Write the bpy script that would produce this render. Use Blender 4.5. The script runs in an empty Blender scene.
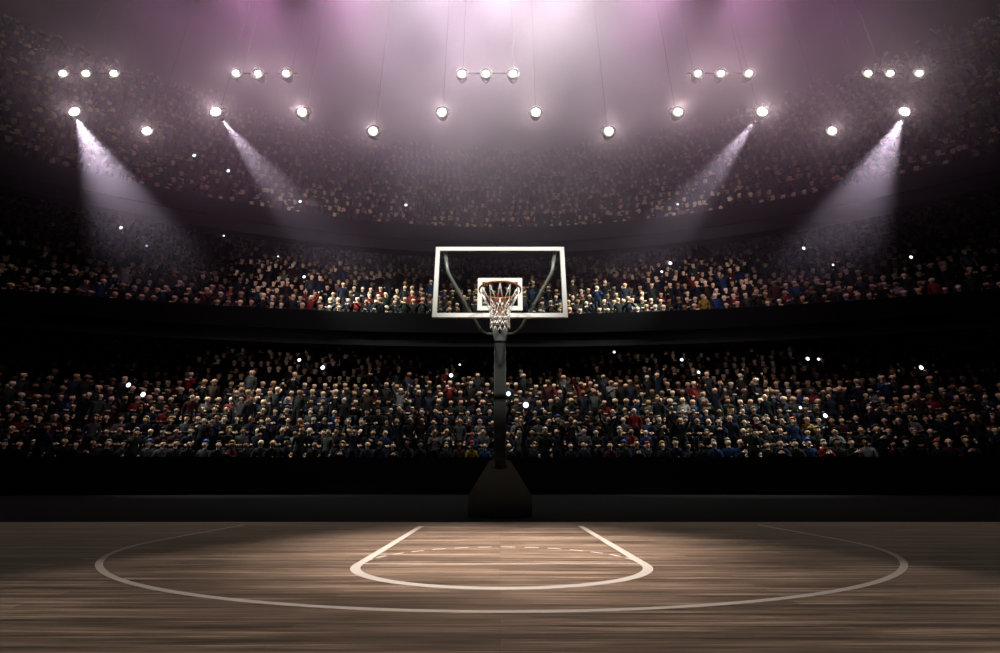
import bpy, bmesh, math, random
from mathutils import Vector, Matrix
random.seed(7)
PI = math.pi
S = bpy.context.scene
COL = S.collection
F = 430.0; PITCH = math.atan(151.5 / F); H = 0.525; CX = 500.0; CY = 326.5

# ---------------------------------------------------------------- helpers
def at(px, py, Y):
    """a point of the place seen at this pixel of the 1000x653 photograph, at depth Y"""
    u = (px - CX) / F; v = (CY - py) / F
    c, s = math.cos(PITCH), math.sin(PITCH)
    d = Vector((u, c - v * s, s + v * c)); t = Y / d.y
    return Vector((d.x * t, Y, H + d.z * t))
def proj(p):
    c, s = math.cos(PITCH), math.sin(PITCH)
    x, y, z = p[0], p[1], p[2] - H
    dep = y * c + z * s; up = z * c - y * s
    return CX + F * x / dep, CY - F * up / dep

def tag(o, label=None, cat=None, group=None, kind=None):
    if label: o['label'] = label
    if cat: o['category'] = cat
    if group: o['group'] = group
    if kind: o['kind'] = kind
    return o
def empty(name, loc, label, cat, group=None, rz=0):
    o = bpy.data.objects.new(name, None); COL.objects.link(o)
    o.location = loc; o.rotation_euler = (0, 0, rz); o.empty_display_size = .1
    return tag(o, label, cat, group)
def obj(name, bm, m, parent=None, smooth=False):
    me = bpy.data.meshes.new(name)
    if smooth:
        for f in bm.faces: f.smooth = True
    bmesh.ops.recalc_face_normals(bm, faces=bm.faces[:])
    bm.to_mesh(me); bm.free()
    for mm in (m if isinstance(m, (list, tuple)) else [m]): me.materials.append(mm)
    o = bpy.data.objects.new(name, me); COL.objects.link(o)
    if parent: o.parent = parent
    return o
def box(bm, x0, x1, y0, y1, z0, z1, bevel=0):
    vs = [bm.verts.new((x, y, z)) for z in (z0, z1) for y in (y0, y1) for x in (x0, x1)]
    fs = []
    for q in ((0, 2, 3, 1), (4, 5, 7, 6), (0, 1, 5, 4), (2, 6, 7, 3), (0, 4, 6, 2), (1, 3, 7, 5)):
        fs.append(bm.faces.new([vs[i] for i in q]))
    if bevel:
        es = list({e for f in fs for e in f.edges})
        bmesh.ops.bevel(bm, geom=es, offset=bevel, segments=2, affect='EDGES', profile=.5)
def tube(bm, pts, r, n=8, closed=False, caps=True):
    pts = [Vector(p) for p in pts]; rings = []; N = len(pts)
    rr = r if isinstance(r, (list, tuple)) else [r] * N
    prev = None
    for i, p in enumerate(pts):
        if closed: d = pts[(i + 1) % N] - pts[i - 1]
        else: d = pts[min(i + 1, N - 1)] - pts[max(i - 1, 0)]
        d.normalize()
        if prev is None:
            a = Vector((0, 0, 1)) if abs(d.z) < .9 else Vector((1, 0, 0))
            u = d.cross(a).normalized()
        else:
            u = (prev - d * prev.dot(d)).normalized()
        prev = u; w = d.cross(u)
        rings.append([bm.verts.new(p + (u * math.cos(2 * PI * k / n) + w * math.sin(2 * PI * k / n)) * rr[i]) for k in range(n)])
    M = N if closed else N - 1
    for i in range(M):
        a, b = rings[i], rings[(i + 1) % N]
        for k in range(n):
            bm.faces.new((a[k], a[(k + 1) % n], b[(k + 1) % n], b[k]))
    if caps and not closed:
        bm.faces.new(rings[0]); bm.faces.new(rings[-1][::-1])
def prism(bm, poly, y0, y1):
    """polygon in x,z pushed along y"""
    a = [bm.verts.new((x, y0, z)) for x, z in poly]; b = [bm.verts.new((x, y1, z)) for x, z in poly]
    bm.faces.new(a); bm.faces.new(b[::-1])
    for i in range(len(poly)):
        j = (i + 1) % len(poly); bm.faces.new((a[i], b[i], b[j], a[j]))
def lathe_y(bm, prof, n=24, x=0, z=0):
    """prof: list of (radius, y) turned about an axis along y"""
    rings = []
    for r, y in prof:
        rings.append([bm.verts.new((x + r * math.cos(2 * PI * k / n), y, z + r * math.sin(2 * PI * k / n))) for k in range(n)])
    for a, b in zip(rings, rings[1:]):
        for k in range(n): bm.faces.new((a[k], a[(k + 1) % n], b[(k + 1) % n], b[k]))
    bm.faces.new(rings[0]); bm.faces.new(rings[-1][::-1])

# ---------------------------------------------------------------- materials
def mat(name, col, rough=.6, metal=0, **kw):
    m = bpy.data.materials.new(name); m.use_nodes = True
    nt = m.node_tree; b = nt.nodes['Principled BSDF']
    b.inputs['Roughness'].default_value = rough; b.inputs['Metallic'].default_value = metal
    b.inputs['Specular IOR Level'].default_value = kw.get('spec', .5)
    # small procedural variation so that no surface is a dead flat tone
    tc = nt.nodes.new('ShaderNodeTexCoord'); nz = nt.nodes.new('ShaderNodeTexNoise')
    nz.inputs['Scale'].default_value = kw.get('scale', 14); nz.inputs['Detail'].default_value = 4
    nt.links.new(tc.outputs['Object'], nz.inputs['Vector'])
    mx = nt.nodes.new('ShaderNodeMix'); mx.data_type = 'RGBA'
    v = kw.get('var', .12)
    mx.inputs[6].default_value = tuple(c * (1 - v) for c in col) + (1,)
    mx.inputs[7].default_value = tuple(min(1, c * (1 + v)) for c in col) + (1,)
    nt.links.new(nz.outputs['Fac'], mx.inputs[0]); nt.links.new(mx.outputs[2], b.inputs['Base Color'])
    return m
def emat(name, col, strength):
    m = bpy.data.materials.new(name); m.use_nodes = True
    nt = m.node_tree; nt.nodes.clear()
    e = nt.nodes.new('ShaderNodeEmission'); o = nt.nodes.new('ShaderNodeOutputMaterial')
    e.inputs[0].default_value = col + (1,); e.inputs[1].default_value = strength
    nt.links.new(e.outputs[0], o.inputs[0])
    m.cycles.emission_sampling = 'NONE'
    return m
M_white = mat('painted_white_steel', (.8, .8, .76), .4, var=.03)
M_post = mat('grey_steel', (.05, .054, .05), .5, .3)
M_dark = mat('black_steel', (.022, .024, .022), .6, 0, spec=.2)
M_strut = mat('galvanised_tube', (.30, .30, .27), .4, .5)
M_pad = mat('charcoal_vinyl_padding', (.13, .165, .17), .7, scale=5)
M_rim = mat('orange_enamel', (.44, .115, .022), .35, .1)
M_net = mat('white_nylon_cord', (.78, .77, .72), .8)
M_paint = mat('court_paint', (.42, .39, .36), .45, scale=3, var=.08)
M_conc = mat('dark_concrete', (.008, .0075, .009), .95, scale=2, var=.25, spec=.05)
M_cable = mat('black_cable', (.003, .003, .003), 1, spec=0)
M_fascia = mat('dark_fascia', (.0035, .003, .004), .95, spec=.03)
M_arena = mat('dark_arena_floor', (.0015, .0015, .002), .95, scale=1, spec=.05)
M_ceil = mat('dark_ceiling', (.012, .010, .012), .95, scale=.5, spec=.05)
M_lens = emat('lit_lamp_glass', (1, .97, .84), 16)
M_flash = emat('firing_flash', (.80, .84, 1), 2.6)

def glass():
    m = bpy.data.materials.new('clear_board_glass'); m.use_nodes = True
    nt = m.node_tree; nt.nodes.clear()
    o = nt.nodes.new('ShaderNodeOutputMaterial'); mx = nt.nodes.new('ShaderNodeMixShader')
    t = nt.nodes.new('ShaderNodeBsdfTransparent'); g = nt.nodes.new('ShaderNodeBsdfGlossy'); fr = nt.nodes.new('ShaderNodeFresnel')
    t.inputs[0].default_value = (.96, .97, .97, 1); g.inputs['Roughness'].default_value = .02; fr.inputs[0].default_value = 1.45
    mul = nt.nodes.new('ShaderNodeMath'); mul.operation = 'MULTIPLY'; mul.inputs[1].default_value = .8
    nt.links.new(fr.outputs[0], mul.inputs[0]); nt.links.new(mul.outputs[0], mx.inputs[0])
    nt.links.new(t.outputs[0], mx.inputs[1]); nt.links.new(g.outputs[0], mx.inputs[2]); nt.links.new(mx.outputs[0], o.inputs[0])
    return m
M_glass = glass()

def wood():
    m = bpy.data.materials.new('streaked_hardwood'); m.use_nodes = True
    nt = m.node_tree; L = nt.links; N = nt.nodes.new; b = nt.nodes['Principled BSDF']
    tc = N('ShaderNodeTexCoord')
    br = N('ShaderNodeTexBrick'); br.offset = .37; br.inputs['Scale'].default_value = 1
    br.inputs['Brick Width'].default_value = 2.1; br.inputs['Row Height'].default_value = .055
    br.inputs['Mortar Size'].default_value = .0016; br.inputs['Bias'].default_value = 0
    br.inputs['Color1'].default_value = (.10, .10, .10, 1); br.inputs['Color2'].default_value = (1, 1, 1, 1)
    br.inputs['Mortar'].default_value = (.0, .0, .0, 1)
    L.new(tc.outputs['Object'], br.inputs['Vector'])
    def streak(sx, sy, det, off):
        mp = N('ShaderNodeMapping'); mp.inputs['Scale'].default_value = (sx, sy, 1); mp.inputs['Location'].default_value = (off, off * 2, 0)
        nz = N('ShaderNodeTexNoise'); nz.inputs['Scale'].default_value = 1; nz.inputs['Detail'].default_value = det; nz.inputs['Roughness'].default_value = .65
        L.new(tc.outputs['Object'], mp.inputs['Vector']); L.new(mp.outputs[0], nz.inputs['Vector']); return nz
    a = streak(.75, 26, 6, 3); c = streak(2.2, 95, 4, 11)
    def math_(op, x, y):
        n = N('ShaderNodeMath'); n.operation = op
        for i, q in enumerate((x, y)):
            if isinstance(q, (int, float)): n.inputs[i].default_value = q
            else: L.new(q, n.inputs[i])
        return n.outputs[0]
    v = math_('ADD', math_('MULTIPLY', a.outputs['Fac'], .62), math_('MULTIPLY', c.outputs['Fac'], .38))
    v = math_('ADD', v, math_('MULTIPLY', math_('SUBTRACT', br.outputs['Color'], .5), .10))
    cr = N('ShaderNodeValToRGB'); e = cr.color_ramp.elements
    e[0].position = .36; e[0].color = (.018, .012, .0085, 1); e[1].position = .64; e[1].color = (.40, .30, .23, 1)
    k = e.new(.47); k.color = (.078, .053, .037, 1); k = e.new(.55); k.color = (.175, .123, .089, 1)
    L.new(v, cr.inputs[0]); L.new(cr.outputs[0], b.inputs['Base Color'])
    rr = N('ShaderNodeMapRange'); rr.inputs[3].default_value = .55; rr.inputs[4].default_value = .38
    L.new(c.outputs['Fac'], rr.inputs[0]); L.new(rr.outputs[0], b.inputs['Roughness'])
    b.inputs['Specular IOR Level'].default_value = .35
    return m
M_wood = wood()

# ---------------------------------------------------------------- camera
cd = bpy.data.cameras.new('camera'); cam = bpy.data.objects.new('camera', cd); COL.objects.link(cam)
cd.sensor_width = 36; cd.sensor_fit = 'HORIZONTAL'; cd.lens = 36 * F / 1000; cd.clip_start = .05; cd.clip_end = 300
cam.location = (0, 0, H); cam.rotation_euler = (PI / 2 + PITCH, 0, 0); S.camera = cam

# ---------------------------------------------------------------- floor and court
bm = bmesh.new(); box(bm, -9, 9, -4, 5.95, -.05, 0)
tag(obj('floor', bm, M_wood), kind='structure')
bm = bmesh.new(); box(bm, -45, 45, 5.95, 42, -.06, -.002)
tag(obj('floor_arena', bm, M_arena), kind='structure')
def stripe(name, pts, w, z=.0015, dashes=None):
    bm = bmesh.new(); P = [Vector((x, y, 0)) for x, y in pts]
    def seg(Q):
        L = []; R = []
        for i, p in enumerate(Q):
            d = (Q[min(i + 1, len(Q) - 1)] - Q[max(i - 1, 0)]).normalized(); n = Vector((-d.y, d.x, 0)) * w / 2
            L.append((bm.verts.new(p + n + Vector((0, 0, z))), bm.verts.new(p + n + Vector((0, 0, -.001)))))
            R.append((bm.verts.new(p - n + Vector((0, 0, z))), bm.verts.new(p - n + Vector((0, 0, -.001)))))
        for i in range(len(Q) - 1):
            bm.faces.new((L[i][0], L[i + 1][0], R[i + 1][0], R[i][0]))
            bm.faces.new((L[i][1], L[i + 1][1], L[i + 1][0], L[i][0]))
            bm.faces.new((R[i][0], R[i + 1][0], R[i + 1][1], R[i][1]))
    if dashes:
        k = 0
        while k < len(P) - 1:
            seg(P[k:k + dashes[0] + 1]); k += sum(dashes)
    else: seg(P)
    return tag(obj(name, bm, M_paint), kind='structure')
def ell(cx, cy, a, b, t0, t1, n):
    return [(cx + a * math.cos(math.radians(t0 + (t1 - t0) * i / n)), cy + b * math.sin(math.radians(t0 + (t1 - t0) * i / n))) for i in range(n + 1)]
X0 = .01
stripe('trim_1', [(X0 - 3.06, 5.6)] + ell(X0, 4.3, 3.06, 2.22, 180, 360, 90) + [(X0 + 3.06, 5.6)], .038)
stripe('trim_2', [(X0 - .92, 5.45)] + ell(X0, 3.12, .92, .64, 180, 360, 60) + [(X0 + .92, 5.45)], .06)
stripe('trim_3', ell(X0, 3.12, .92, .74, 0, 180, 76), .028, .0012, (3, 2))
stripe('trim_4', [(X0 - .9, 3.14), (X0 + .9, 3.14)], .018, .001)

# ---------------------------------------------------------------- hoop
hoop = empty('basketball_hoop', (0, 6.7, 0), 'freestanding basketball hoop with glass backboard on a dark padded base behind the court', 'basketball hoop')
def hp(name, bm, m, parent=None, smooth=False, label=None):
    o = obj(name, bm, m, None, smooth)
    root = parent or hoop
    o.parent = root
    if root is hoop: o.location = (0, -6.7, 0)
    if label: o['label'] = label
    return o
YB = 5.35; z0, z1 = 2.535, 3.59; XW = .9
# padded base: a wedge that narrows upwards
bm = bmesh.new()
fr = [(-.46, 0), (.46, 0), (.46, .29), (.145, .78), (-.145, .78), (-.46, .29)]
prism(bm, fr, 6.66, 8.1)
bmesh.ops.bevel(bm, geom=bm.edges[:], offset=.018, segments=2, affect='EDGES')
base = hp('padded_base', bm, M_pad)
bm = bmesh.new(); box(bm, -.075, .075, 6.625, 6.662, .66, .76, .006)
tube(bm, [(-.11, 6.64, .69), (-.09, 6.62, .665), (0, 6.61, .648), (.09, 6.62, .665), (.11, 6.64, .69)], .008, 6)  # curved bar shapes the mirrored reflection mark below the bracket
hp('bracket_and_reflection_mark', bm, M_dark, base)
# post
bm = bmesh.new(); box(bm, -.098, .098, 6.70, 6.90, .70, 2.96, .012); post = hp('post', bm, M_post)
bm = bmesh.new(); box(bm, -.078, .078, 6.688, 6.702, .80, 2.9, .003); hp('dark_front_strip', bm, M_dark, post)  # dark strip lying slightly proud of the post front
bm = bmesh.new()
prism(bm, [(-.10, 2.62), (.10, 2.62), (.155, 2.98), (-.155, 2.98)], 6.64, 6.93); bmesh.ops.bevel(bm, geom=bm.edges[:], offset=.01, segments=2, affect='EDGES')
hp('collar', bm, M_post, post)
# arms from the post to the board
for s in (-1, 1):
    bm = bmesh.new()
    A = Vector((s * .075, 6.75, 2.90)); B = Vector((s * .075, YB + .05, 2.80))
    tube(bm, [A, B], .04, 4); hp('support_arm', bm, M_post)
# struts bent from the board's upper corners down to the post
for s in (-1, 1):
    bm = bmesh.new()
    P = [at(500 + s * 55, 251, YB + .07), at(500 + s * 52.6, 269, YB + .09), at(500 + s * 52, 272, YB + .1), at(500 + s * 50.6, 275, YB + .115), at(500 + s * 40, 294, YB + .22), at(500 + s * 29, 313.5, YB + .4),
         at(500 + s * 22, 325.5, YB + .62), at(500 + s * 18, 331, YB + .8), at(500 + s * 13.5, 333.6, YB + 1.0), at(500 + s * 6.5, 334, YB + 1.38)]
    tube(bm, P, [.027, .027, .027, .026, .025, .024, .022, .021, .021, .021], 10); hp('brace_tube', bm, M_strut, smooth=True)
# backboard
bm = bmesh.new(); fw = .058
for a in ((-XW, XW, z0, z0 + fw), (-XW, XW, z1 - fw, z1), (-XW, -XW + fw, z0 + fw, z1 - fw), (XW - fw, XW, z0 + fw, z1 - fw)):
    box(bm, a[0], a[1], YB - .02, YB + .03, a[2], a[3])
board = hp('backboard_frame', bm, M_white)
bm = bmesh.new(); box(bm, -XW + fw - .005, XW - fw + .005, YB - .006, YB + .006, z0 + fw - .005, z1 - fw + .005)
g = obj('glass_panel', bm, M_glass, board); g['label'] = 'clear glass panel'
bm = bmesh.new(); q = .062; tz0, tz1, tw = 2.635, 3.11, .303
for a in ((-tw, tw, tz0, tz0 + q), (-tw, tw, tz1 - q, tz1), (-tw, -tw + q, tz0 + q, tz1 - q), (tw - q, tw, tz0 + q, tz1 - q)):
    box(bm, a[0], a[1], YB - .014, YB - .006, a[2], a[3])
obj('target_square', bm, M_white, board)
# rim and net
RZ = 2.735; RR = .257; RY = 4.905
bm = bmesh.new(); tube(bm, [(RR * math.cos(2 * PI * k / 64), RY + RR * math.sin(2 * PI * k / 64), RZ) for k in range(64)], .0115, 10, closed=True)
rim = hp('rim', bm, M_rim, smooth=True, label='orange steel rim')
bm = bmesh.new()
box(bm, -.085, .085, YB - .045, YB - .014, RZ - .17, RZ + .02, .004)
box(bm, -.07, .07, RY + RR - .01, YB - .03, RZ - .02, RZ - .008, .003)
for s in (-1, 1):
    tube(bm, [(s * .15, RY + RR * .83, RZ - .004), (s * .085, YB - .04, RZ - .09)], .012, 6)
    tube(bm, [(s * .05, RY + RR * .97, RZ - .004), (s * .05, YB - .04, RZ - .14)], .012, 6)
obj('rim_bracket', bm, M_rim, rim)
bm = bmesh.new(); NH = 12
lev = [(0, .250), (-.215, .150), (-.29, .128), (-.36, .120), (-.43, .118), (-.50, .124)]
def npt(k2, l):
    z, r = lev[l]; a = PI * k2 / NH
    return Vector((r * math.cos(a), RY + r * math.sin(a), RZ - .008 + z))
for k in range(NH):
    tube(bm, [(RR * math.cos(2 * PI * k / NH), RY + RR * math.sin(2 * PI * k / NH), RZ - .006), npt(2 * k, 0)], .005, 5)
    for l in range(len(lev) - 1):
        o_ = l % 2
        for s in (-1, 1):
            a = npt(2 * k + o_, l); b = npt(2 * k + o_ + s, l + 1)
            mid = (a + b) / 2; mid.z -= .004
            tube(bm, [a, mid, b], .0046 if l else .0042, 5)
net = hp('net', bm, M_net, smooth=True, label='white cord net')

# ---------------------------------------------------------------- stands
#        Y0    k      z0    run  rise rows  name
TIERS = [(16.0, .0035, .5, .72, .50, 15, 'lower'), (20.6, .0067, 7.5, .72, .68, 18, 'middle'), (22.6, .0122, 13.8, .62, .88, 17, 'upper')]
def tier_mesh(t):
    Y0, k, zz, run, rise, rows, nm = t
    prof = [(-.34, zz - .9), (-.34, zz - .01)]
    for r in range(rows):
        y = r * run; z = zz + r * rise
        prof += [(y - .34 if r == 0 else y - run + run - .30, z), (y + .0, z), (y + .0, z + .42), (y + min(.34, run - .34), z + .42), (y + min(.34, run - .34), z), (y + run - .30, z)]
    y = rows * run; z = zz + rows * rise
    prof += [(y - .3, z), (y + .6, z), (y + .6, z - .6), (.3, zz - .9)]
    bm = bmesh.new(); xs = [i * 2.0 for i in range(-20, 21)]
    cols = [[bm.verts.new((x, Y0 - k * x * x + py, pz)) for py, pz in prof] for x in xs]
    for a, b in zip(cols, cols[1:]):
        for i in range(len(prof)):
            j = (i + 1) % len(prof); bm.faces.new((a[i], a[j], b[j], b[i]))
    bm.faces.new(cols[0]); bm.faces.new(cols[-1][::-1])
    return bm
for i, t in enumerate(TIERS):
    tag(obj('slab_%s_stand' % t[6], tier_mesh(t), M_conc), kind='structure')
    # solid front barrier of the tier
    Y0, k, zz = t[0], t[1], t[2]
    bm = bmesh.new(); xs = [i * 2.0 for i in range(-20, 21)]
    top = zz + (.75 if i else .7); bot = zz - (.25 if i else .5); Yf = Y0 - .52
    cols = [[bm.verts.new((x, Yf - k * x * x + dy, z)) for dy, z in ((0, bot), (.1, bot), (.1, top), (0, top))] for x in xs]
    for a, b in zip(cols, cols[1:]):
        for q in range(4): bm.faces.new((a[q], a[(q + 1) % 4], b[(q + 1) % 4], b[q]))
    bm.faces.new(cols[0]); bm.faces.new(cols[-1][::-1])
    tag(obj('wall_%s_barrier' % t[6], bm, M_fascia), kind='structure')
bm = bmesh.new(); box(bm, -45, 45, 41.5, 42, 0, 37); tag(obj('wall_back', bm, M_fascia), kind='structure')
bm = bmesh.new(); box(bm, -45, 45, -6, 42, 37, 37.4)
tag(obj('ceiling', bm, M_ceil), kind='structure')

# ---------------------------------------------------------------- spectators
SKIN, TOP, LEG, HAIR = 0, 1, 2, 3
def skeleton(pose):
    """joints of one continuous figure facing -Y, feet on z=0; returns points {name:(pos,radius)} and bones (a,b,region)"""
    P = {}; st = pose.startswith('stand')
    if st: hip = Vector((0, -.14, .92))
    else: hip = Vector((0, .13, .50))
    def a(n, v, r): P[n] = (Vector(v), r)
    lean = -.05 if pose in ('sit_clap', 'sit_lean') else 0
    a('pelvis', hip, .125)
    a('waist', hip + Vector((0, lean * .5, .17)), .115)
    a('chest', hip + Vector((0, lean, .36)), .135)
    a('neck0', hip + Vector((0, lean * 1.2, .50)), .06)
    a('neck1', hip + Vector((0, lean * 1.5 - .01, .56)), .052)
    a('jaw', hip + Vector((0, lean * 1.7 - .03, .62)), .075)
    a('skull', hip + Vector((0, lean * 1.8 - .015, .70)), .098)
    a('crown', hip + Vector((0, lean * 1.8 - .005, .765)), .062)
    for s, t in ((-1, 'l'), (1, 'r')):
        a('sho' + t, hip + Vector((s * .165, lean, .43)), .068)
        sh = P['sho' + t][0]
        if pose in ('sit', 'sit_lean'):
            el = sh + Vector((s * .06, -.06, -.27)); wr = Vector((s * .07, hip.y - .28, hip.z + .15))
        elif pose in ('sit_clap', 'stand_clap'):
            el = sh + Vector((s * .07, -.12, -.24)); wr = sh + Vector((-s * .10, -.33, -.10))
        elif pose in ('sit_arm', 'stand_arm'):
            if s > 0: el = sh + Vector((.07, -.12, .20)); wr = sh + Vector((.03, -.22, .44))
            else: el = sh + Vector((-.06, -.02, -.28)); wr = sh + Vector((-.03, -.22, -.38))
        elif pose == 'stand_cheer':
            el = sh + Vector((s * .14, -.06, .22)); wr = sh + Vector((s * .16, -.10, .47))
        else:
            el = sh + Vector((s * .06, .02, -.29)); wr = sh + Vector((s * .05, -.06, -.54))
        a('elb' + t, el, .047); a('wri' + t, wr, .030)
        d = (wr - el).normalized(); a('han' + t, wr + d * .07, .036)
        if st:
            a('kne' + t, (s * .11, -.16, .49), .062); a('ank' + t, (s * .12, -.12, .09), .042); a('toe' + t, (s * .13, -.26, .05), .042)
        else:
            a('kne' + t, (s * .12, -.24, .51), .066); a('ank' + t, (s * .12, -.20, .09), .043); a('toe' + t, (s * .13, -.30, .05), .042)
        a('hip' + t, hip + Vector((s * .095, -.02, -.03)), .095)
    B = [('pelvis', 'waist', TOP), ('waist', 'chest', TOP), ('chest', 'neck0', TOP), ('neck0', 'neck1', SKIN), ('neck1', 'jaw', SKIN), ('jaw', 'skull', SKIN), ('skull', 'crown', SKIN)]
    for t in 'lr':
        B += [('chest', 'sho' + t, TOP), ('sho' + t, 'elb' + t, TOP), ('elb' + t, 'wri' + t, TOP), ('wri' + t, 'han' + t, SKIN),
              ('pelvis', 'hip' + t, LEG), ('hip' + t, 'kne' + t, LEG), ('kne' + t, 'ank' + t, LEG), ('ank' + t, 'toe' + t, LEG)]
    return P, B
def seg_dist(p, a, b):
    ab = b - a; t = max(0, min(1, (p - a).dot(ab) / ab.length_squared)); return (p - (a + ab * t)).length
def cone(bm, a, b, r0, r1, n=5, mi=0):
    before = set(bm.faces); tube(bm, [a, (a + b) / 2, b], [r0, (r0 + r1) / 2, r1], n)
    for f in set(bm.faces) - before: f.material_index = mi; f.smooth = True
def figure(pose, fine):
    P, B = skeleton(pose)
    names = list(P); idx = {n: i for i, n in enumerate(names)}
    me = bpy.data.meshes.new('tmp'); me.from_pydata([P[n][0] for n in names], [(idx[a], idx[b]) for a, b, _ in B], [])
    o = bpy.data.objects.new('tmp', me); COL.objects.link(o)
    md = o.modifiers.new('skin', 'SKIN'); md.use_smooth_shade = True; md.branch_smoothing = .3
    for i, n in enumerate(names):
        r = P[n][1]; sv = me.skin_vertices[0].data[i]
        sv.radius = (r, r) if n not in ('pelvis', 'waist', 'chest') else (r * 1.18, r * .85)
        sv.use_root = (n == 'pelvis')
    if fine:
        sb = o.modifiers.new('sub', 'SUBSURF'); sb.levels = 1; sb.render_levels = 1
    dg = bpy.context.evaluated_depsgraph_get(); dg.update()
    m2 = bpy.data.meshes.new_from_object(o.evaluated_get(dg))
    bpy.data.objects.remove(o); bpy.data.meshes.remove(me)
    bm = bmesh.new(); bm.from_mesh(m2); bpy.data.meshes.remove(m2)
    skull = P['skull'][0]
    for f in bm.faces:
        c = f.calc_center_median()
        reg = min(B, key=lambda b: seg_dist(c, P[b[0]][0], P[b[1]][0]) - .5 * min(P[b[0]][1], P[b[1]][1]))[2]
        f.material_index = reg; f.smooth = True
    if not fine:   # distant figures: hair is the top and back of the head
        for f in bm.faces:
            c = f.calc_center_median() - skull
            if f.material_index == SKIN and (c.z > .055 or (c.y > .03 and c.z > -.07)) and c.length < .16: f.material_index = HAIR
    if fine:
        # nose and ears
        cone(bm, skull + Vector((0, -.088, -.005)), skull + Vector((0, -.113, -.035)), .010, .016, 5, SKIN)
        for s in (-1, 1):
            cone(bm, skull + Vector((s * .085, .0, -.055)), skull + Vector((s * .098, .006, .0)), .010, .016, 5, SKIN)
        # fingers and thumb
        for t, s in (('l', -1), ('r', 1)):
            w = P['wri' + t][0]; h = P['han' + t][0]; d = (h - w).normalized()
            side = d.cross(Vector((0, 1, 0)));
            if side.length < .2: side = Vector((1, 0, 0))
            side.normalize(); pal = d.cross(side).normalized()
            for q, (off, ln) in enumerate(((-.026, .068), (-.009, .078), (.009, .074), (.026, .058))):
                a0 = h + d * .012 + side * off; a1 = a0 + d * ln * .55; a2 = a1 + d * ln * .4 + pal * .018
                tube_pts = [a0, a1, a2]; before = set(bm.faces); tube(bm, tube_pts, [.0095, .009, .007], 5)
                for f in set(bm.faces) - before: f.material_index = SKIN; f.smooth = True
            a0 = w + d * .03 - side * .026
            cone(bm, a0, a0 + d * .045 - side * .03, .011, .008, 5, SKIN)
    return bm, P
def hair_mesh(kind):
    """shell over the head, origin at the skull centre"""
    bm = bmesh.new()
    bmesh.ops.create_icosphere(bm, subdivisions=3, radius=1)
    kill = []
    for v in bm.verts:
        x, y, z = v.co
        keep = (z > .25 + (-y) * .35) or (y > .15 and z > {'short': -.35, 'long': -1.5, 'cap': .0, 'beanie': -.15}[kind])
        if kind in ('cap', 'beanie'): keep = z > .12 - y * .25
        if kind == 'long': keep = keep or (abs(x) > .72 and y > -.35)
        if not keep: kill.append(v)
    bmesh.ops.delete(bm, geom=kill, context='VERTS')
    sc = {'short': 1.0, 'long': 1.1, 'cap': 1.04, 'beanie': 1.1}[kind]
    for v in bm.verts:
        v.co = Vector((v.co.x * .098 * sc, v.co.y * .108 * sc + .006, v.co.z * .118 * sc + .012))
        if kind == 'long' and v.co.z < 0: v.co.z *= 1.7; v.co.x *= 1.1
        if kind == 'beanie' and v.co.z > .08: v.co.z += .02
    if kind == 'cap':
        for a in range(-3, 3):
            p = []
            for b, r in ((a, .09), (a + 1, .09), (a + 1, .175), (a, .175)):
                t = b / 3 * .75; p.append(bm.verts.new((r * math.sin(t) * (.95 if r < .1 else .62), -.02 - r * math.cos(t), .045 if r < .1 else .032)))
            bm.faces.new(p)
    ext = bmesh.ops.solidify(bm, geom=bm.faces[:], thickness=.008)
    for f in bm.faces: f.smooth = True
    me = bpy.data.meshes.new('hair_' + kind); bm.to_mesh(me); bm.free(); return me

SKINS = [(.62, .40, .29), (.55, .34, .24), (.66, .45, .34), (.40, .23, .15), (.20, .11, .07), (.60, .42, .33)]
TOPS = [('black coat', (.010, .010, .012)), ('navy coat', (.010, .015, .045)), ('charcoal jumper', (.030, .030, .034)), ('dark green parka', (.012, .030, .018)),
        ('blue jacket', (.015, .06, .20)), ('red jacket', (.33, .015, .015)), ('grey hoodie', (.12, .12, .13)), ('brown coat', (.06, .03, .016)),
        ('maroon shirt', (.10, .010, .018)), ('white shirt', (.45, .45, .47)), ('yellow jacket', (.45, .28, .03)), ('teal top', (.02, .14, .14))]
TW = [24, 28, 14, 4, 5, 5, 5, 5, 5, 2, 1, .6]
HAIRS = [('short dark hair', 'short', (.012, .009, .008)), ('short brown hair', 'short', (.05, .025, .012)), ('long blonde hair', 'long', (.30, .19, .08)),
         ('long dark hair', 'long', (.014, .010, .009)), ('short grey hair', 'short', (.25, .25, .25)), ('a bald head', None, None),
         ('a red cap', 'cap', (.30, .02, .02)), ('a white cap', 'cap', (.5, .5, .5)), ('a black beanie', 'beanie', (.01, .01, .012)), ('a blue beanie', 'beanie', (.02, .06, .22))]
HW = [24, 16, 6, 10, 9, 14, 3, 3, 8, 3]
POSES = ['sit', 'sit_lean', 'sit_clap', 'sit_arm', 'stand', 'stand_cheer', 'stand_arm', 'stand_clap']
PW = [34, 20, 14, 3, 14, 3, 2, 7]
POSEWORD = {'sit': 'seated with hands on lap', 'sit_lean': 'seated leaning forward', 'sit_clap': 'seated and clapping', 'sit_arm': 'seated with one arm raised',
            'stand': 'standing, arms down', 'stand_cheer': 'standing, both arms up', 'stand_arm': 'standing, one arm up', 'stand_clap': 'standing and clapping'}

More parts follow.
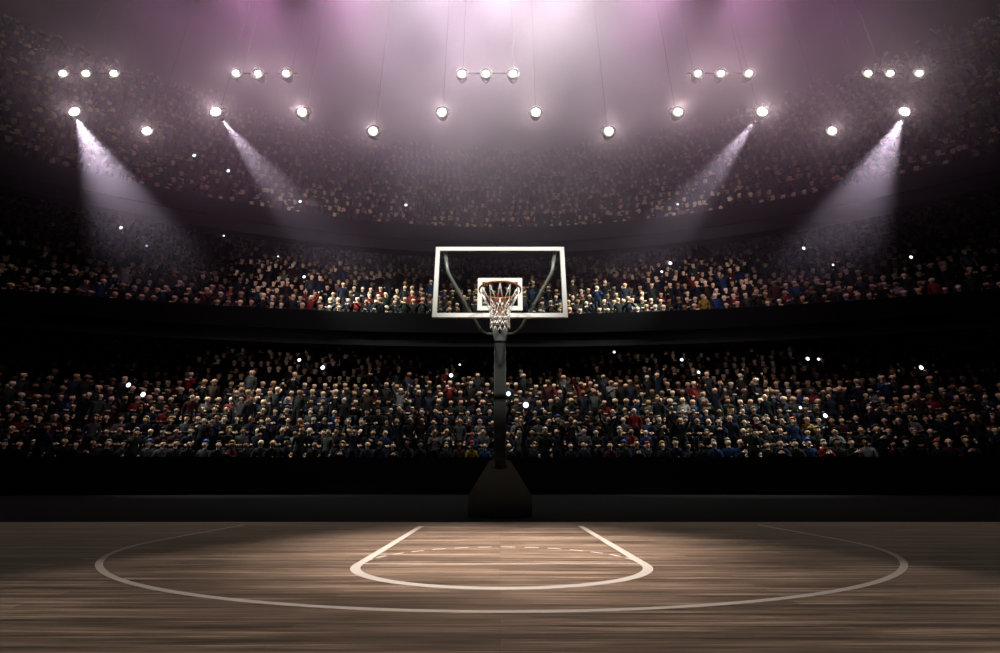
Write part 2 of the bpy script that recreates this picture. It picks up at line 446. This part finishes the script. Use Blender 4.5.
def objcol(name, rough, rnd=False):
    m = bpy.data.materials.new(name); m.use_nodes = True; nt = m.node_tree; b = nt.nodes['Principled BSDF']
    oi = nt.nodes.new('ShaderNodeObjectInfo'); b.inputs['Roughness'].default_value = rough; b.inputs['Specular IOR Level'].default_value = .5 if rnd else .08
    if rnd:
        cr = nt.nodes.new('ShaderNodeValToRGB'); cr.color_ramp.interpolation = 'CONSTANT'
        for i, c in enumerate(SKINS):
            p = i / len(SKINS)
            e = cr.color_ramp.elements[0] if i == 0 else cr.color_ramp.elements.new(p)
            e.position = p; e.color = c + (1,)
        nt.links.new(oi.outputs['Random'], cr.inputs[0]); nt.links.new(cr.outputs[0], b.inputs['Base Color'])
    else:
        nt.links.new(oi.outputs['Color'], b.inputs['Base Color'])
    return m
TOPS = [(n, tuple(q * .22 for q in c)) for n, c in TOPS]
M_skin = objcol('skin', .5, True); M_top = objcol('garment', .85); M_hair = objcol('hair_or_hat', .7)
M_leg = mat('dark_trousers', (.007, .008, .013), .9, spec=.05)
FINE = {}; COARSE = {}
for p in POSES:
    bm, P = figure(p, True); me = bpy.data.meshes.new('spectator_' + p); bm.to_mesh(me); bm.free()
    for m in (M_skin, M_top, M_leg, M_hair): me.materials.append(m)
    FINE[p] = (me, P['skull'][0].copy(), P['hanr'][0].copy())
    bm, P = figure(p, False)
    bm.verts.index_update()
    COARSE[p] = ([v.co.copy() for v in bm.verts], [tuple(v.index for v in f.verts) for f in bm.faces], [f.material_index for f in bm.faces], P['hanr'][0].copy()); bm.free()
HAIRM = {}
for k in ('short', 'long', 'cap', 'beanie'):
    HAIRM[k] = hair_mesh(k); HAIRM[k].materials.append(M_hair)

# every seat of the three tiers that the photograph takes in
seats = []
for ti, (Y0, k, zz, run, rise, rows, nm) in enumerate(TIERS):
    for r in range(rows):
        x = -34 + random.uniform(0, .3) + (.25 if r % 2 else 0)
        while x < 34:
            y = Y0 - k * x * x + r * run; z = zz + r * rise
            px, py = proj((x, y, z + 1.2))
            if -90 < px < 1090 and py > -60 and random.random() > .05:
                yaw = math.atan2(x, y) * -.6 + random.gauss(0, .22)
                seats.append(dict(t=ti, r=r, x=x, y=y, z=z, px=px, py=py, rz=yaw, sc=random.uniform(.94, 1.05),
                                  pose=random.choices(POSES, PW)[0], top=random.choices(range(len(TOPS)), TW)[0], hair=random.choices(range(len(HAIRS)), HW)[0]))
            x += random.uniform(.42, .52)
# camera flashes fired from the crowd (photograph pixels -> the spectator nearest to it holds the camera)
FL = [(199, 160), (226, 177), (298, 205), (329, 224), (280, 260), (304, 278), (123, 229), (147, 246), (226, 237), (150, 328), (139, 333), (234, 344), (122, 388), (143, 395),
      (302, 365), (324, 371), (313, 314), (303, 317), (415, 322), (407, 213), (461, 368), (450, 377), (506, 239), (529, 256), (525, 405), (507, 397), (617, 354), (680, 365),
      (702, 373), (608, 246), (662, 272), (672, 267), (682, 206), (706, 224), (784, 214), (808, 251), (832, 269), (910, 260), (793, 322), (807, 363), (817, 360), (806, 411), (828, 418), (919, 368)]
def wmat(s):
    return Matrix.Translation((s['x'], s['y'], s['z'])) @ Matrix.Rotation(s['rz'], 4, 'Z') @ Matrix.Scale(s['sc'], 4)
flashes = []
for fx, fy in FL:
    c = [s for s in seats if not s.get('flash') and abs(s['px'] - fx) < 30 and abs(s['py'] - fy) < 45]
    best = None
    for s in c:
        for pz in ('sit_arm', 'stand_arm'):
            s2 = dict(s, rz=0); hnd = wmat(s2) @ (COARSE[pz][3] + Vector((0, -.03, .11))); q = proj(hnd)
            d = math.hypot(q[0] - fx, q[1] - fy)
            if best is None or d < best[0]: best = (d, s, pz, hnd)
    if best:
        _, s, pz, hnd = best; s['pose'] = pz; s['rz'] = 0; s['flash'] = True; flashes.append((s['t'], fx, hnd, s))

# individuals: the nearest rows of the lower stand
def ordinal(n):
    return '%d%s' % (n, 'th' if 10 <= n % 100 <= 20 else {1: 'st', 2: 'nd', 3: 'rd'}.get(n % 10, 'th'))
near = sorted([s for s in seats if s['t'] == 0 and s['r'] in (0, 1, 2, 3)], key=lambda s: (s['r'], s['x']))
near = [s for s in near if 0 < s['px'] < 1000]
extra = []
if len(near) > 300:
    r3 = [s for s in near if s['r'] == 3]; r3.sort(key=lambda s: abs(s['x'])); drop = set(id(s) for s in r3[-(len(near) - 300):]); near = [s for s in near if id(s) not in drop]
nearid = set(id(s) for s in near)
ROWW = ['front row', 'second row', 'third row', 'fourth row']
for r in range(4):
    row = [s for s in near if s['r'] == r]; nl = sum(1 for s in row if s['x'] < 0)
    for i, s in enumerate(row):
        if s['x'] < 0: where = '%s left of hoop' % ordinal(nl - i)
        else: where = '%s right of hoop' % ordinal(i - nl + 1)
        hl = HAIRS[s['hair']][0]
        s['label'] = 'person in %s, %s, lower stand %s, %s' % (TOPS[s['top']][0], hl, ROWW[r], where)
protos = {}
for s in near:
    me, skull, hand = FINE[s['pose']]
    o = bpy.data.objects.new('spectator', me); COL.objects.link(o)
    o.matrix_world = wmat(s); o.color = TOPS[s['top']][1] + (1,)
    tag(o, s['label'], 'person', 'spectators in the front rows of the lower stand')
    hn, hk, hc = HAIRS[s['hair']]
    if hk:
        h = bpy.data.objects.new('hair' if 'hair' in hn else ('cap' if 'cap' in hn else 'beanie'), HAIRM[hk]); COL.objects.link(h)
        h.parent = o; h.location = skull; h.color = hc + (1,)

# everyone further up: one crowd
V = []; FA = []; FC = []; nv = 0
for s in seats:
    if id(s) in nearid: continue
    vs, fs, ms, _ = COARSE[s['pose']]; M = wmat(s)
    V.extend(M @ v for v in vs)
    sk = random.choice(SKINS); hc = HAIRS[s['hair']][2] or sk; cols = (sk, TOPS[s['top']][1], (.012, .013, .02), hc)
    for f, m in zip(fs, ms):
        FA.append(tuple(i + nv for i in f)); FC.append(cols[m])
    nv += len(vs)
me = bpy.data.meshes.new('crowd'); me.from_pydata(V, [], FA)
at_ = me.attributes.new('own_colour', 'FLOAT_COLOR', 'FACE')
flat = [c for f in FC for c in (f[0], f[1], f[2], 1.0)]; at_.data.foreach_set('color', flat)
me.polygons.foreach_set('use_smooth', [True] * len(FA)); me.update()
M_crowd = bpy.data.materials.new('crowd_skin_and_clothes'); M_crowd.use_nodes = True
nt = M_crowd.node_tree; an = nt.nodes.new('ShaderNodeAttribute'); an.attribute_name = 'own_colour'
nt.links.new(an.outputs['Color'], nt.nodes['Principled BSDF'].inputs['Base Color']); nt.nodes['Principled BSDF'].inputs['Roughness'].default_value = .75; nt.nodes['Principled BSDF'].inputs['Specular IOR Level'].default_value = .1
me.materials.append(M_crowd)
crowd = bpy.data.objects.new('crowd', me); COL.objects.link(crowd)
tag(crowd, 'dense dark crowd of spectators filling the three curved stands of the arena', 'crowd', kind='stuff')
print('seats', len(seats), 'near', len(near), 'crowd verts', nv)

# cameras with their flash going off
bm = bmesh.new(); box(bm, -.075, .075, -.03, .03, -.055, .055, .01); box(bm, -.03, .03, -.035, .02, .055, .115, .008); body_me = bm
protoc = obj('camera_body', body_me, M_dark); pbody = protoc.data; bpy.data.objects.remove(protoc)
bm = bmesh.new(); lathe_y(bm, [(.04, -.03), (.042, -.08), (.03, -.085)], 16); t_ = obj('lens', bm, M_dark); plens = t_.data; bpy.data.objects.remove(t_)
bm = bmesh.new(); lathe_y(bm, [(.05, -.030), (.062, -.042), (.055, -.052), (.03, -.060)], 16, 0, .10); t_ = obj('flash_lamp', bm, M_flash); pfl = t_.data; bpy.data.objects.remove(t_)
cnt = {}
for ti in range(3):
    row = sorted([f for f in flashes if f[0] == ti], key=lambda f: f[2].x)
    for i, (t, fx, hnd, s) in enumerate(row):
        n = len(row)
        w = ordinal(i + 1) + ' flash from the left' if i < (n + 1) // 2 else ordinal(n - i) + ' flash from the right'
        o = empty('camera', hnd, 'spectator\'s camera firing a white flash in the %s stand, %s' % (TIERS[ti][6], w), 'camera', 'flashing cameras held up in the crowd')
        for nm, me_ in (('camera_body', pbody), ('lens', plens), ('flash_lamp', pfl)):
            c = bpy.data.objects.new(nm, me_); COL.objects.link(c); c.parent = o
            if nm == 'flash_lamp':
                c['label'] = 'glowing white flash'; k = random.uniform(.8, 1.7); c.scale = (k, k, k)

# ---------------------------------------------------------------- floodlights
YL = 15.0
def housing(bm, x=0, z=0):
    lathe_y(bm, [(.27, -.02), (.30, -.03), (.30, .02), (.27, .16), (.17, .36), (.10, .44), (.05, .46)], 24, x, z)
def lens(bm, x=0, z=0, r=.235):
    lathe_y(bm, [(r, -.02), (r * .98, -.045), (r * .7, -.075), (r * .3, -.088)], 24, x, z)
CEIL = 37.0
GLOWS = []
def lamp_on(root, lx, lz, power=1.0, r=.17):
    bm = bmesh.new(); housing(bm, lx, lz); h = obj('lamp_housing', bm, M_dark, root, True)
    bm = bmesh.new(); lens(bm, lx, lz, r); l = obj('lit_lens', bm, M_lens, h, True); l['label'] = 'glowing white lamp glass'
    GLOWS.append((root.location + Vector((lx, -.14, lz)), power))
for name, pxs in (('at the far left', (63, 86, 114)), ('left of centre', (236, 258, 286)), ('at the centre above the backboard', (462, 486, 513)),
                  ('right of centre', (698, 721, 749)), ('at the far right', (868, 890, 919))):
    pts = [at(p, 73.5, YL) for p in pxs]; c = pts[1]
    root = empty('floodlight_bar', c, 'bar of three lit floodlights in the high row, %s' % name, 'floodlight', 'floodlight bars in the high row')
    x0 = pts[0].x - c.x; x2 = pts[2].x - c.x
    bm = bmesh.new(); tube(bm, [(x0 - .3, .36, .44), (x2 + .3, .36, .44)], .03, 8)
    for xx in (x0, 0, x2): tube(bm, [(xx, .36, .44), (xx, .2, .1)], .02, 6)
    obj('crossbar', bm, M_cable, root)
    for xx in (x0, x2):
        bm = bmesh.new(); tube(bm, [(xx, .36, .44), (xx, .36, CEIL - c.z)], .006, 6); obj('hanger', bm, M_cable, root)
    for xx in (x0, 0, x2): lamp_on(root, xx, 0, .55, .14)
singles = [(75, 112, 'far left single floodlight throwing a pale beam down over the middle stand', 1.5), (147, 131, 'single floodlight hung lowest on the left side', 1.1),
           (216, 112, 'single floodlight left of centre throwing a pale beam down to the right', 1.7), (302, 112, 'single floodlight between the left beam lamp and the low left-centre lamp', 1.2),
           (373, 131, 'low single floodlight left of and above the backboard', 1.2), (442, 112, 'single floodlight just above the left edge of the backboard', 1.3),
           (536, 112, 'single floodlight just above the right half of the backboard', 1.3), (609, 131, 'low single floodlight right of and above the backboard', 1.2),
           (678, 112, 'single floodlight between the low right-centre lamp and the right beam lamp', 1.2), (762, 112, 'single floodlight right of centre throwing a pale beam down to the left', 1.7),
           (832, 131, 'single floodlight hung lowest on the right side', 1.1), (904, 112, 'far right single floodlight throwing a pale beam down over the middle stand', 1.5)]
for px, py, lb, pw in singles:
    p = at(px, py, YL); root = empty('floodlight', p, lb, 'floodlight', 'single floodlights in the low rows')
    bm = bmesh.new()
    for s in (-1, 1): tube(bm, [(s * .30, .12, 0), (s * .34, .16, .2), (s * .2, .2, .42)], .02, 6)
    tube(bm, [(-.21, .2, .42), (.21, .2, .42)], .022, 6); obj('yoke', bm, M_dark, root)
    bm = bmesh.new(); tube(bm, [(0, .2, .42), (0, .2, CEIL - p.z)], .006, 6); obj('hanger', bm, M_cable, root)
    lamp_on(root, 0, 0, pw, .17 if pw < 1.4 else .205)

def light(kind, name, loc, energy, col, tgt=None, size=.1, angle=60, blend=.5):
    d = bpy.data.lights.new(name, kind); d.energy = energy; d.color = col
    if kind == 'SPOT': d.spot_size = math.radians(angle); d.spot_blend = blend; d.shadow_soft_size = size
    if kind == 'POINT': d.shadow_soft_size = size
    o = bpy.data.objects.new(name, d); COL.objects.link(o); o.location = loc
    if tgt is not None: o.rotation_euler = (Vector(tgt) - Vector(loc)).to_track_quat('-Z', 'Y').to_euler()
    return o
WARM = (1, 1, .74)
for p, w in GLOWS:
    light('SPOT', 'floodlight_glow', p, 85 * w, WARM, (0, 0, 1), .03, 179, .15)
# the four floodlights whose beams show in the haze
for px, py, tx, ty, tY, e in ((75, 112, 165, 290, 16.0, 23000), (216, 112, 335, 262, 19.5, 17000), (762, 112, 645, 262, 19.5, 17000), (904, 112, 815, 290, 16.0, 23000)):
    p = at(px, py, YL); p += (at(tx, ty, tY) - p).normalized() * .5 + Vector((0, -.12, 0))
    light('SPOT', 'floodlight_beam', p, e, (.90, 1, .88), at(tx, ty, tY), .05, 32, .9)
# rig above the picture: white key lamps, plus unseen pink spots added to colour the haze
for px, py, e in ((370, -62, 4400), (435, -58, 9500), (500, -64, 14000), (565, -58, 9500), (630, -62, 4400)):
    p = at(px, py, 13.5); light('SPOT', 'rig_key', p, e, (1, .88, .92), p + Vector((0, 2.0, -10)), .3, 68, 1)
for px, py, e in ((160, -60, 1300), (840, -60, 1300), (350, -64, 4500), (650, -64, 4500), (255, -60, 4000), (745, -60, 4000)):
    p = at(px, py, 13.5); light('SPOT', 'added_pink_spot', p, e, (1, .44, .84), p + Vector((0, 2.0, -10)), .4, 68, 1)
# court and hoop
light('SPOT', 'court_pool', (0, 2.4, 12), 2300, (1, .86, .76), (0, 2.4, 0), .15, 2 * math.degrees(math.atan(2.98 / 12)), .3)
light('SPOT', 'court_centre', (0, 3.4, 10), 14000, (1, .86, .77), (0, 3.9, 0), .5, 2 * math.degrees(math.atan(2.05 / 10)), 1)
for x in (-3.5, 3.5):
    light('SPOT', 'hoop_key', (x, -1.5, 7.0), 2200, (1, .98, .92), (0, 5.3, 3.28), .2, 14.5, .4)
# stand lights above the near side, with an unseen low pair added
for x, y, z, tx, ty, tz, e, ang in ((-9, 2, 22, -9.5, 20.4, 4.5, 2600, 12.5), (9, 2, 22, 9.5, 20.4, 4.5, 2600, 12.5), (-9, -1, 9, -11, 24, 13, 8500, 17), (9, -1, 9, 11, 24, 13, 8500, 17),
                                    (-9, 2, 24, -12, 21, 16.5, 6500, 13), (9, 2, 24, 12, 21, 16.5, 6500, 13), (0, 2, 22, 0, 24, 11, 1500, 40), (0, 2, 22, 0, 20, 4, 800, 40)):
    light('SPOT', 'stand_light', (x, y, z), e, (1, .90, .86), (tx, ty, tz), .3, ang * 1.3, 1)

for s in (-1, 1):  # unseen low spots added behind the camera to brighten the back rows
    light('SPOT', 'stand_fill', (s * 8, -3, 2.5), 1500, (1, .90, .88), (s * 11, 24.5, 7.4), .3, 26, 1)
    light('SPOT', 'stand_fill', (s * 8, -3, 3), 2600, (1, .88, .85), (s * 11, 27, 14.5), .3, 26, 1)

# ---------------------------------------------------------------- haze in the upper half of the hall
bm = bmesh.new(); box(bm, -27, 27, 4.5, 30, 5, 36)
hz = bpy.data.materials.new('stage_haze'); hz.use_nodes = True; nt = hz.node_tree; nt.nodes.clear()
o_ = nt.nodes.new('ShaderNodeOutputMaterial'); vs_ = nt.nodes.new('ShaderNodeVolumeScatter')
vs_.inputs['Color'].default_value = (.84, .57, .92, 1); vs_.inputs['Anisotropy'].default_value = .6
tc = nt.nodes.new('ShaderNodeTexCoord'); sx = nt.nodes.new('ShaderNodeSeparateXYZ'); mr = nt.nodes.new('ShaderNodeMapRange')
mr.interpolation_type = 'SMOOTHSTEP'
mr.inputs[1].default_value = 7.5; mr.inputs[2].default_value = 24; mr.inputs[3].default_value = 0; mr.inputs[4].default_value = .085
nz = nt.nodes.new('ShaderNodeTexNoise'); nz.inputs['Scale'].default_value = .22; nz.inputs['Detail'].default_value = 2
nr = nt.nodes.new('ShaderNodeMapRange'); nr.inputs[1].default_value = .3; nr.inputs[2].default_value = .7; nr.inputs[3].default_value = .4; nr.inputs[4].default_value = 1.6
mu = nt.nodes.new('ShaderNodeMath'); mu.operation = 'MULTIPLY'
nt.links.new(tc.outputs['Object'], sx.inputs[0]); nt.links.new(tc.outputs['Object'], nz.inputs['Vector'])
nt.links.new(sx.outputs['Z'], mr.inputs[0]); nt.links.new(nz.outputs['Fac'], nr.inputs[0])
ab = nt.nodes.new('ShaderNodeMath'); ab.operation = 'ABSOLUTE'; nt.links.new(sx.outputs['X'], ab.inputs[0])
mx_ = nt.nodes.new('ShaderNodeMapRange'); mx_.interpolation_type = 'SMOOTHSTEP'
for i_, v_ in ((1, 10), (2, 25), (3, 1), (4, .13)): mx_.inputs[i_].default_value = v_
m2_ = nt.nodes.new('ShaderNodeMath'); m2_.operation = 'MULTIPLY'
nt.links.new(ab.outputs[0], mx_.inputs[0]); nt.links.new(mx_.outputs[0], m2_.inputs[0]); nt.links.new(mr.outputs[0], m2_.inputs[1])
nt.links.new(m2_.outputs[0], mu.inputs[0]); nt.links.new(nr.outputs[0], mu.inputs[1]); nt.links.new(mu.outputs[0], vs_.inputs['Density'])
nt.links.new(vs_.outputs[0], o_.inputs['Volume'])
tag(obj('haze', bm, hz), 'thin drifting haze hanging in the upper hall, lit white and purple', 'haze', kind='stuff')

# ---------------------------------------------------------------- world and view
w = bpy.data.worlds.new('World'); S.world = w; w.use_nodes = True
w.node_tree.nodes['Background'].inputs[0].default_value = (.05, .04, .07, 1); w.node_tree.nodes['Background'].inputs[1].default_value = .05
S.view_settings.view_transform = 'Standard'; S.view_settings.look = 'None'; S.view_settings.gamma = 1; S.view_settings.use_curve_mapping = False
S.view_settings.exposure = 0
cy = S.cycles
cy.use_denoising = True; cy.denoiser = 'OPENIMAGEDENOISE'; cy.volume_step_rate = 4; cy.volume_max_steps = 64
cy.max_bounces = 5; cy.volume_bounces = 0; cy.diffuse_bounces = 2; cy.glossy_bounces = 2; cy.transparent_max_bounces = 8
cy.caustics_reflective = False; cy.caustics_refractive = False; cy.sample_clamp_indirect = 4
